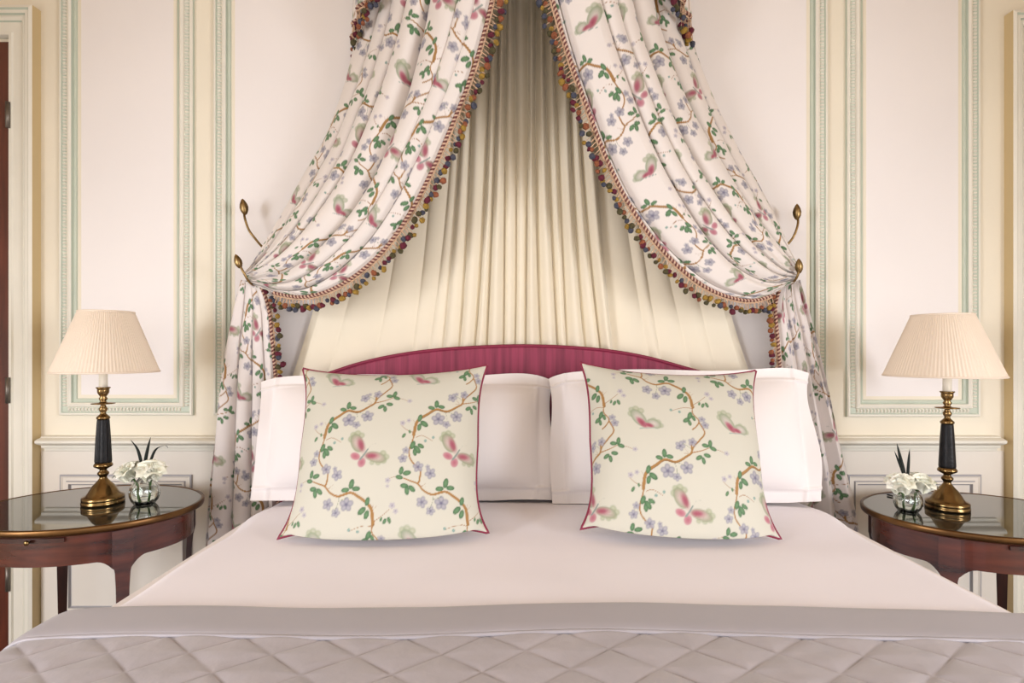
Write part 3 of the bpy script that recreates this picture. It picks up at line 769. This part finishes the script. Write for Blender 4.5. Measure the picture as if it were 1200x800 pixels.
hem = np.stack([Xc[:, 0], Yc[:, 0], Zz[:, 0]], -1)[::2]
trimming(hem, np.repeat(np.array([[0, 0, -1.0]]), len(hem), 0), corona, oc, drop=.05, pitch=.0125, seed=77)
Vt, Ft = [], []
for z in (2.72, 2.76):
    Vt += [(0, 2.14, z)] + [(-.635 * math.cos(a), 2.13 - .42 * math.sin(a), z) for a in np.linspace(0, PI, 50)]
Ft = [tuple(range(51))[::-1], tuple(range(51, 102))] + [(k, k + 1, 52 + k, 51 + k) for k in range(50)] + [(50, 0, 51, 101)]
build('corona_board', Vt, Ft, M['gilt'], corona, smooth=False, origin=oc)

# ------------------------------------------------------------------ brass hold-backs
def holdback(pts, rad, tips, label):
    org = at(*pts[0]); org[1] = WALL - .01
    t = thing('curtain_holdback', tuple(org), label, 'holdback', 'brass curtain holdbacks')
    build('arm', *tube(crom(np.array([at(*p) for p in pts]), 60), rad, 8), M['gilt'], t, origin=org)
    for (p, q) in tips:                                        # leaf-shaped finials
        a, b = at(*p), at(*q); d = b - a; L = np.linalg.norm(d)
        V, F = lathe([(.002, -.2), (.30, -.1), (.55, .15), (.62, .4), (.5, .65), (.25, .9), (.03, 1.02)], 12, flute=lambda th: 1 + .28 * np.cos(6 * th))
        V = V * np.array([L * .42, L * .42, L])
        R = np.array(Vector((0, 0, 1)).rotation_difference(Vector(d / L)).to_matrix())
        build('leaf_finial', V @ R.T + a, F, M['gilt'], t, origin=org)
holdback([(286, 246, 2.08), (287, 256, 2.07), (292, 270, 2.07), (301, 282, 2.08), (314, 300, 2.11), (312, 325, 2.10), (300, 334, 2.03), (292, 330, 1.99), (286, 320, 1.97), (280, 309, 1.97)], .0045,
         [((287, 249, 2.075), (284, 233, 2.07)), ((281, 312, 1.97), (276, 298, 1.965))], 'curved brass curtain holdback with leaf tips on the tassel curtain beside the fluted dark lamp')
holdback([(934, 250, 2.08), (935, 262, 2.07), (930, 277, 2.07), (920, 290, 2.08), (908, 306, 2.11), (910, 326, 2.10), (922, 333, 2.03), (930, 330, 1.99), (935, 322, 1.97), (937, 312, 1.97)], .0045,
         [((934, 255, 2.075), (934, 239, 2.07)), ((936.5, 318, 1.97), (936, 303, 1.965))], 'curved brass curtain holdback with leaf tips on the tassel curtain beside the smooth dark lamp')

# ------------------------------------------------------------------ oval side tables
def side_table(loc, top, label):
    t = thing('side_table', (loc[0], loc[1], 0), label, 'side table', 'oval mahogany side tables')
    a, b = .34, .268
    def oval(prof, seg=96):
        V, F = [], []
        th = np.linspace(0, 2 * PI, seg, endpoint=False)
        for d, z in prof: V.append(np.stack([(a - d) * np.cos(th), (b - d) * np.sin(th), np.full(seg, z)], -1))
        F = [tuple(f[::-1]) for f in gridF(len(prof), seg, wv=True)]
        F += [tuple(range(seg))[::-1], tuple((len(prof) - 1) * seg + k for k in range(seg))]
        return np.concatenate(V), F
    build('wooden_top', *oval([(.02, top - .024), (.006, top - .022), (.004, top - .008), (.006, top - .006)]), M['wood'], t)
    build('glass_top', *oval([(.0075, top - .006), (.0075, top - .0006), (.010, top)]), M['tabletop'], t, smooth=False)
    th = np.linspace(0, 2 * PI, 96, endpoint=False)
    prof = [(.006, -.018), (-.001, -.018), (-.003, -.012), (-.003, -.002), (-.001, .001), (.005, .0015), (.007, 0), (.007, -.006)]
    V = np.concatenate([np.stack([(a - d) * np.cos(th), (b - d) * np.sin(th), np.full(96, top + z)], -1) for d, z in prof])
    build('brass_rim', V, [tuple(f[::-1]) for f in gridF(len(prof), 96, wv=True)], M['rim'], t)
    # apron with scalloped lower edge meeting each leg
    lx, ly = .236, .172
    ang = [math.atan2(sy * ly / (b - .03), sx * lx / (a - .03)) for sx in (1, -1) for sy in (1, -1)]
    seg = 192; th = np.linspace(0, 2 * PI, seg, endpoint=False)
    dn = np.min(np.abs((th[:, None] - np.array(ang)[None] + PI) % (2 * PI) - PI), axis=1)
    zl = top - .112 - .035 * np.clip(1 - (dn - .07) / .16, 0, 1) ** 2
    ring = lambda d, z: np.stack([(a - d) * np.cos(th), (b - d) * np.sin(th), z + 0 * th], -1)
    V = np.concatenate([ring(.03, top - .024), ring(.03, zl), ring(.045, zl), ring(.045, top - .024)])
    build('apron', V, [tuple(f[::-1]) for f in gridF(4, seg, wu=True, wv=True)], M['wood'], t, smooth=False)
    for sx in (1, -1):
        for sy in (1, -1):
            th0 = math.atan2(sy * ly / (b - .03), sx * lx / (a - .03))
            cx, cy = (a - .034) * math.cos(th0), (b - .034) * math.sin(th0)
            tx, ty = -(a - .03) * math.sin(th0), (b - .03) * math.cos(th0); q = math.hypot(tx, ty); tx, ty = tx / q, ty / q; nx, ny = ty, -tx
            V = []
            for z, hw, off in ((top - .025, .026, .004), (top - .115, .026, .004), (top - .15, .019, .003), (top - .20, .0165, .0), (.25, .0125, .0), (.03, .011, .006), (0, .015, .012)):
                for e, f in ((-1, -1), (1, -1), (1, 1), (-1, 1)):
                    V.append((cx + tx * e * hw + nx * (f * hw * .55 + off), cy + ty * e * hw + ny * (f * hw * .55 + off), z))
            F = [tuple(f_) for f_ in gridF(7, 4, wv=True)] + [(0, 1, 2, 3), (27, 26, 25, 24)]
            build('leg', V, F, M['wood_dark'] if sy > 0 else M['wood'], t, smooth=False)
    # pull-out slide in the front with a brass knob
    ta = np.linspace(-PI / 2 - .34, -PI / 2 + .34, 24); V = []
    for d, z in ((.028, top - .042), (.023, top - .042), (.023, top - .030), (.028, top - .030)):
        V += [((a - d) * math.cos(q), (b - d) * math.sin(q), z) for q in ta]
    F = [tuple(f) for f in gridF(4, 24, wu=True)] + [(0, 24, 48, 72), (23, 95, 71, 47)]
    s = build('slide', V, F, M['wood_dark'], t, smooth=False)
    V, F = lathe([(.003, 0), (.003, .006), (.007, .009), (.0075, .013), (.004, .016)], 12)
    V = V[:, [0, 2, 1]] * np.array([1, -1, 1]) + np.array([0.02, -(b - .024), top - .036]); build('knob', V, F, M['brass'], s)
    return t
TL, TR = (-1.417, 1.785, .68), (1.478, 1.775, .66)
side_table(TL, TL[2], 'oval mahogany side table with brass-rimmed glass top in front of the brown door frame')
side_table(TR, TR[2], 'oval mahogany side table with brass-rimmed glass top holding the lamp with smooth dark column')

# ------------------------------------------------------------------ candlestick lamps
def lamp(loc, rs, fluted, sc, label, off=0.0):
    loc = (loc[0], loc[1], loc[2] + .0004)
    t = thing('table_lamp', loc, label, 'lamp', 'candlestick table lamps')
    k = sc
    base = [(.058, 0), (.061, .002), (.061, .011), (.058, .013), (.060, .015), (.060, .024), (.055, .028), (.048, .031), (.043, .038), (.037, .050), (.030, .061), (.021, .071), (.014, .080), (.0105, .086), (.011, .091), (.0165, .098), (.0165, .103), (.011, .109), (.010, .114), (.020, .120), (.0265, .124), (.0275, .129), (.0245, .134), (.021, .138)]
    V, F = lathe(base, 48); build('base', V * k, F, M['brass'], t)
    fl = (lambda th: 1 + .045 * np.cos(12 * th)) if fluted else (lambda th: 1 + .012 * np.cos(8 * th))
    V, F = lathe([(.0225, .136), (.0235, .142), (.0228, .16), (.0200, .225), (.0168, .278), (.0155, .282)], 96, flute=fl); build('column', V * k, F, M['marble'], t)
    cap = [(.0155, .280), (.019, .283), (.0195, .288), (.015, .293), (.009, .299), (.0075, .304), (.0115, .311), (.0125, .317), (.0085, .324), (.007, .329), (.012, .331), (.033, .3325), (.0345, .334), (.033, .3355), (.012, .337), (.008, .342), (.0115, .347), (.0125, .351), (.0085, .357), (.012, .362), (.0165, .370), (.0170, .378), (.0165, .382), (.0205, .386), (.0205, .389), (.012, .389)]
    V, F = lathe(cap, 40); build('candle_cup', V * k, F, M['brass'], t)
    V, F = lathe([(.0125, .386), (.0125, .50), (.010, .502)], 24); build('candle_sleeve', V * k, F, M['candle'], t)
    # pleated shade: zigzag cone, open at both ends, with rolled rims
    n = 96; th = np.linspace(0, 2 * PI, n * 4, endpoint=False)
    z0, z1 = .440, .640; rows = 14; V = []
    for r_ in range(rows):
        q = r_ / (rows - 1); r0 = rs * (1 - q) + rs * .515 * q
        V.append(np.stack([(r0 + .0016 * np.cos(n * th)) * np.cos(th), (r0 + .0016 * np.cos(n * th)) * np.sin(th), np.full(len(th), z0 + (z1 - z0) * q)], -1))
    sh = build('shade', np.concatenate(V) * k + np.array([off, 0, 0]), [tuple(f[::-1]) for f in gridF(rows, len(th), wv=True)], M['shade'], t)
    for rr, z in ((rs, z0), (rs * .515, z1)):
        C = np.stack([rr * np.cos(th[::6]), rr * np.sin(th[::6]), np.full(len(th[::6]), z)], -1)
        build('shade_rim', *tube(C * k + np.array([off, 0, 0]), .0035, 6, closed=True), M['shade'], sh)
    parts = [tube(np.array([(0, 0, .50), (0, 0, .622)]) * k, .003, 6)]
    for q in range(3):
        a = q * 2 * PI / 3; parts.append(tube(np.array([(0, 0, .622), (off + rs * .515 * math.cos(a), rs * .515 * math.sin(a), .637)]) * k, .0018, 6))
    build('shade_carrier', *merge(parts), M['brass'], t)
    return t
def on(px, py, Z):                       # point on a table top
    Y = (CZ - Z) * FPX / (py - HZ); p = at(px, py, Y); return (float(p[0]), float(p[1]), Z)
LL = on(121, 589.5, TL[2]); LR = on(1110, 596, TR[2])
lamp(LL, .150, True, .985, 'brass candlestick lamp with fluted black column and pleated cream shade', .011)
lamp(LR, .163, False, 1.0, 'brass candlestick lamp with smooth faceted black column and pleated cream shade', -.017)
fx = crom([(LR[0] - .045, LR[1] + .045, TR[2] + .004), (LR[0] - .062, LR[1] + .075, TR[2] + .004), (LR[0] - .070, LR[1] + .12, TR[2] + .004), (LR[0] - .085, LR[1] + .165, TR[2] + .004)], 30)
o = build('lamp_flex', *tube(fx, .003, 6), M['flex'], origin=fx[0]); o.location = tuple(fx[0]); tag(o, 'thin dark flex trailing behind the vase from the lamp with the smooth column', 'cable')

# ------------------------------------------------------------------ vases and roses
def vase(loc, k, label):
    t = thing('glass_vase', loc, label, 'vase', 'small glass bud vases')
    outp = [(.024, 0), (.030, .001), (.0375, .012), (.0425, .028), (.0435, .042), (.040, .058), (.031, .072), (.021, .080), (.0165, .086), (.017, .092), (.0205, .098)]
    inn = [(.0185, .098), (.015, .092), (.0145, .086), (.019, .079), (.029, .070), (.0375, .056), (.0405, .042), (.0395, .028), (.034, .014), (.024, .007), (.001, .006)]
    V, F = lathe(outp + inn, 60, flute=lambda th: 1 + .022 * np.cos(12 * th)); build('body', V * k, F, M['glass'], t)
    V, F = lathe([(.001, .0065), (.0235, .0075), (.0335, .0145), (.0390, .028), (.0400, .042), (.0370, .056), (.001, .0562)], 48, flute=lambda th: 1 + .022 * np.cos(12 * th) * 0); build('water', V * k * .985 + np.array([0, 0, .0006]), F, M['water'], t)
    return t
def petal_mesh(w_, h_, cup, curl):
    n, m = 9, 8; V = []
    for i in range(n):
        a = -1 + 2 * i / (n - 1)
        for j in range(m):
            b = j / (m - 1)
            wd = w_ * (math.sin(PI * min(1, .12 + b * .60)) ** .7) * (1 - .25 * b ** 4)
            x = a * wd; y = -cup * (a * a) * .9 - curl * max(0, b - .6) ** 2 * 6 + cup * .9 * math.sin(PI * b * .8)
            z = h_ * b * (1 - .10 * a * a * b)
            V.append((x, -y, z))
    return np.array(V), [tuple(f) for f in gridF(n, m)]
def rose(head, foot, size, tilt, label, seed):
    r = random.Random(seed); head = np.array(head); foot = np.array(foot)
    t = thing('white_rose', tuple(foot), label, 'flower', 'white roses in the bud vases')
    mid = (head + foot) / 2 + np.array([r.uniform(-.004, .004), 0, .01])
    build('stem', *tube(crom([foot, mid, head], 16), .0032, 6), M['stem'], t, origin=foot)
    R = Matrix.Rotation(tilt[0], 3, 'X') @ Matrix.Rotation(tilt[1], 3, 'Y'); R = np.array(R)
    core = lathe([(.003, .001), (.010, .004), (.013, .014), (.0105, .026), (.004, .031)], 16, flute=lambda th: 1 + .07 * np.cos(3 * th))
    build('bloom_heart', (core[0] * size) @ R.T + head, core[1], M['petal'], t, origin=foot)
    for ringn, rad, h, wd, cup, op, cl in ((3, .006, .036, .014, .007, -.05, .0), (3, .010, .037, .017, .008, .03, .002), (4, .013, .036, .019, .009, .12, .004), (5, .015, .034, .020, .009, .28, .007), (5, .014, .031, .020, .008, .55, .009)):
        for q in range(ringn):
            a = 2 * PI * (q + .4 * ringn) / ringn + r.uniform(-.15, .15)
            V, F = petal_mesh(wd, h, cup, cl)
            o_ = op + r.uniform(-.08, .08)
            V = np.array(V); c, s = math.cos(o_), math.sin(o_)
            V = np.stack([V[:, 0], V[:, 1] * c + V[:, 2] * s, -V[:, 1] * s + V[:, 2] * c], -1) + np.array([0, rad * .55, 0])
            c, s = math.cos(a), math.sin(a); V = np.stack([V[:, 0] * c - V[:, 1] * s, V[:, 0] * s + V[:, 1] * c, V[:, 2]], -1)
            build('petal', (V * size) @ R.T + head, F, M['petal'], t, origin=foot)
    for q in range(5):
        a = q * 2 * PI / 5; d = np.array([math.cos(a), math.sin(a), -.25]) * .016 * size
        n_ = np.array([-math.sin(a), math.cos(a), 0]) * .004
        V = np.array([(0, 0, 0), d * .5 + n_, d, d * .5 - n_]) @ R.T + head
        build('sepal', V, [(0, 1, 2, 3)], M['stem'], t, origin=foot)
def blade(pts, wd, label):
    P = crom(np.array(pts), 24); foot = P[0]
    wv = wd * np.sin(PI * np.clip(np.linspace(.10, 1, 24), 0, 1)) ** .7
    V = np.concatenate([P + np.stack([-wv, 0 * wv, 0 * wv], -1), P + np.stack([0 * wv, -wv * .4 - .0008, 0 * wv], -1), P + np.stack([wv, 0 * wv, 0 * wv], -1), P + np.stack([0 * wv, wv * .2 + .0008, 0 * wv], -1)])
    o = build('blade_leaf', V, [tuple(f) for f in gridF(4, 24, wu=True)], M['blade'], origin=foot); o.location = tuple(foot)
    tag(o, label, 'leaf', 'dark blade leaves in the bud vases')
VL = on(169.5, 590, TL[2]); VR = on(1064, 599, TR[2])
vase(VL, 1.0, 'round ribbed glass bud vase beside the lamp with the fluted column')
vase(VR, .92, 'round ribbed glass bud vase beside the lamp with the smooth column')
def arrange(V, Yc, roses, blades, k, near):
    zf = V[2] + .0105 * k
    for i, (px, py, sz, tilt, word) in enumerate(roses):
        h = at(px, py, Yc); rose(h, (V[0] + (.010 if i else -.010), V[1], zf), sz, tilt, 'white rose with %s in the vase beside the %s lamp' % (word, near), 5 + i)
    for pts, wd, word in blades:
        q = [(V[0] + (pts[0][0] - pts[0][0]), V[1] + .004, V[2] + .088 * k)] + [tuple(at(a, b, Yc + .012)) for a, b in pts]
        blade(q, wd, 'dark blade leaf %s in the vase beside the %s lamp' % (word, near))
arrange(VL, VL[1] - .005, [(156, 560, 1.5, (.25, -.35), 'bloom leaning towards the lamp'), (177, 559, 1.55, (.3, .25), 'bloom leaning towards the bed')],
        [([(166, 543), (161, 526), (153, 515)], .006, 'curving towards the lamp'), ([(170, 543), (173, 526), (176.5, 512)], .0062, 'standing upright'), ([(176, 541), (183, 526), (194, 522), (197, 525)], .005, 'arching towards the bed')], 1.0, 'fluted')
arrange(VR, VR[1] - .005, [(1056, 574, 1.5, (.25, -.25), 'bloom leaning towards the bed'), (1076, 573, 1.45, (.25, .3), 'bloom leaning towards the lamp')],
        [([(1059, 552), (1055, 536), (1051, 519)], .0066, 'standing tall'), ([(1058, 553), (1053, 540), (1048, 528)], .005, 'shorter beside the tall one'), ([(1064, 552), (1065, 538), (1066, 526)], .0055, 'standing behind the blooms')], .92, 'smooth')
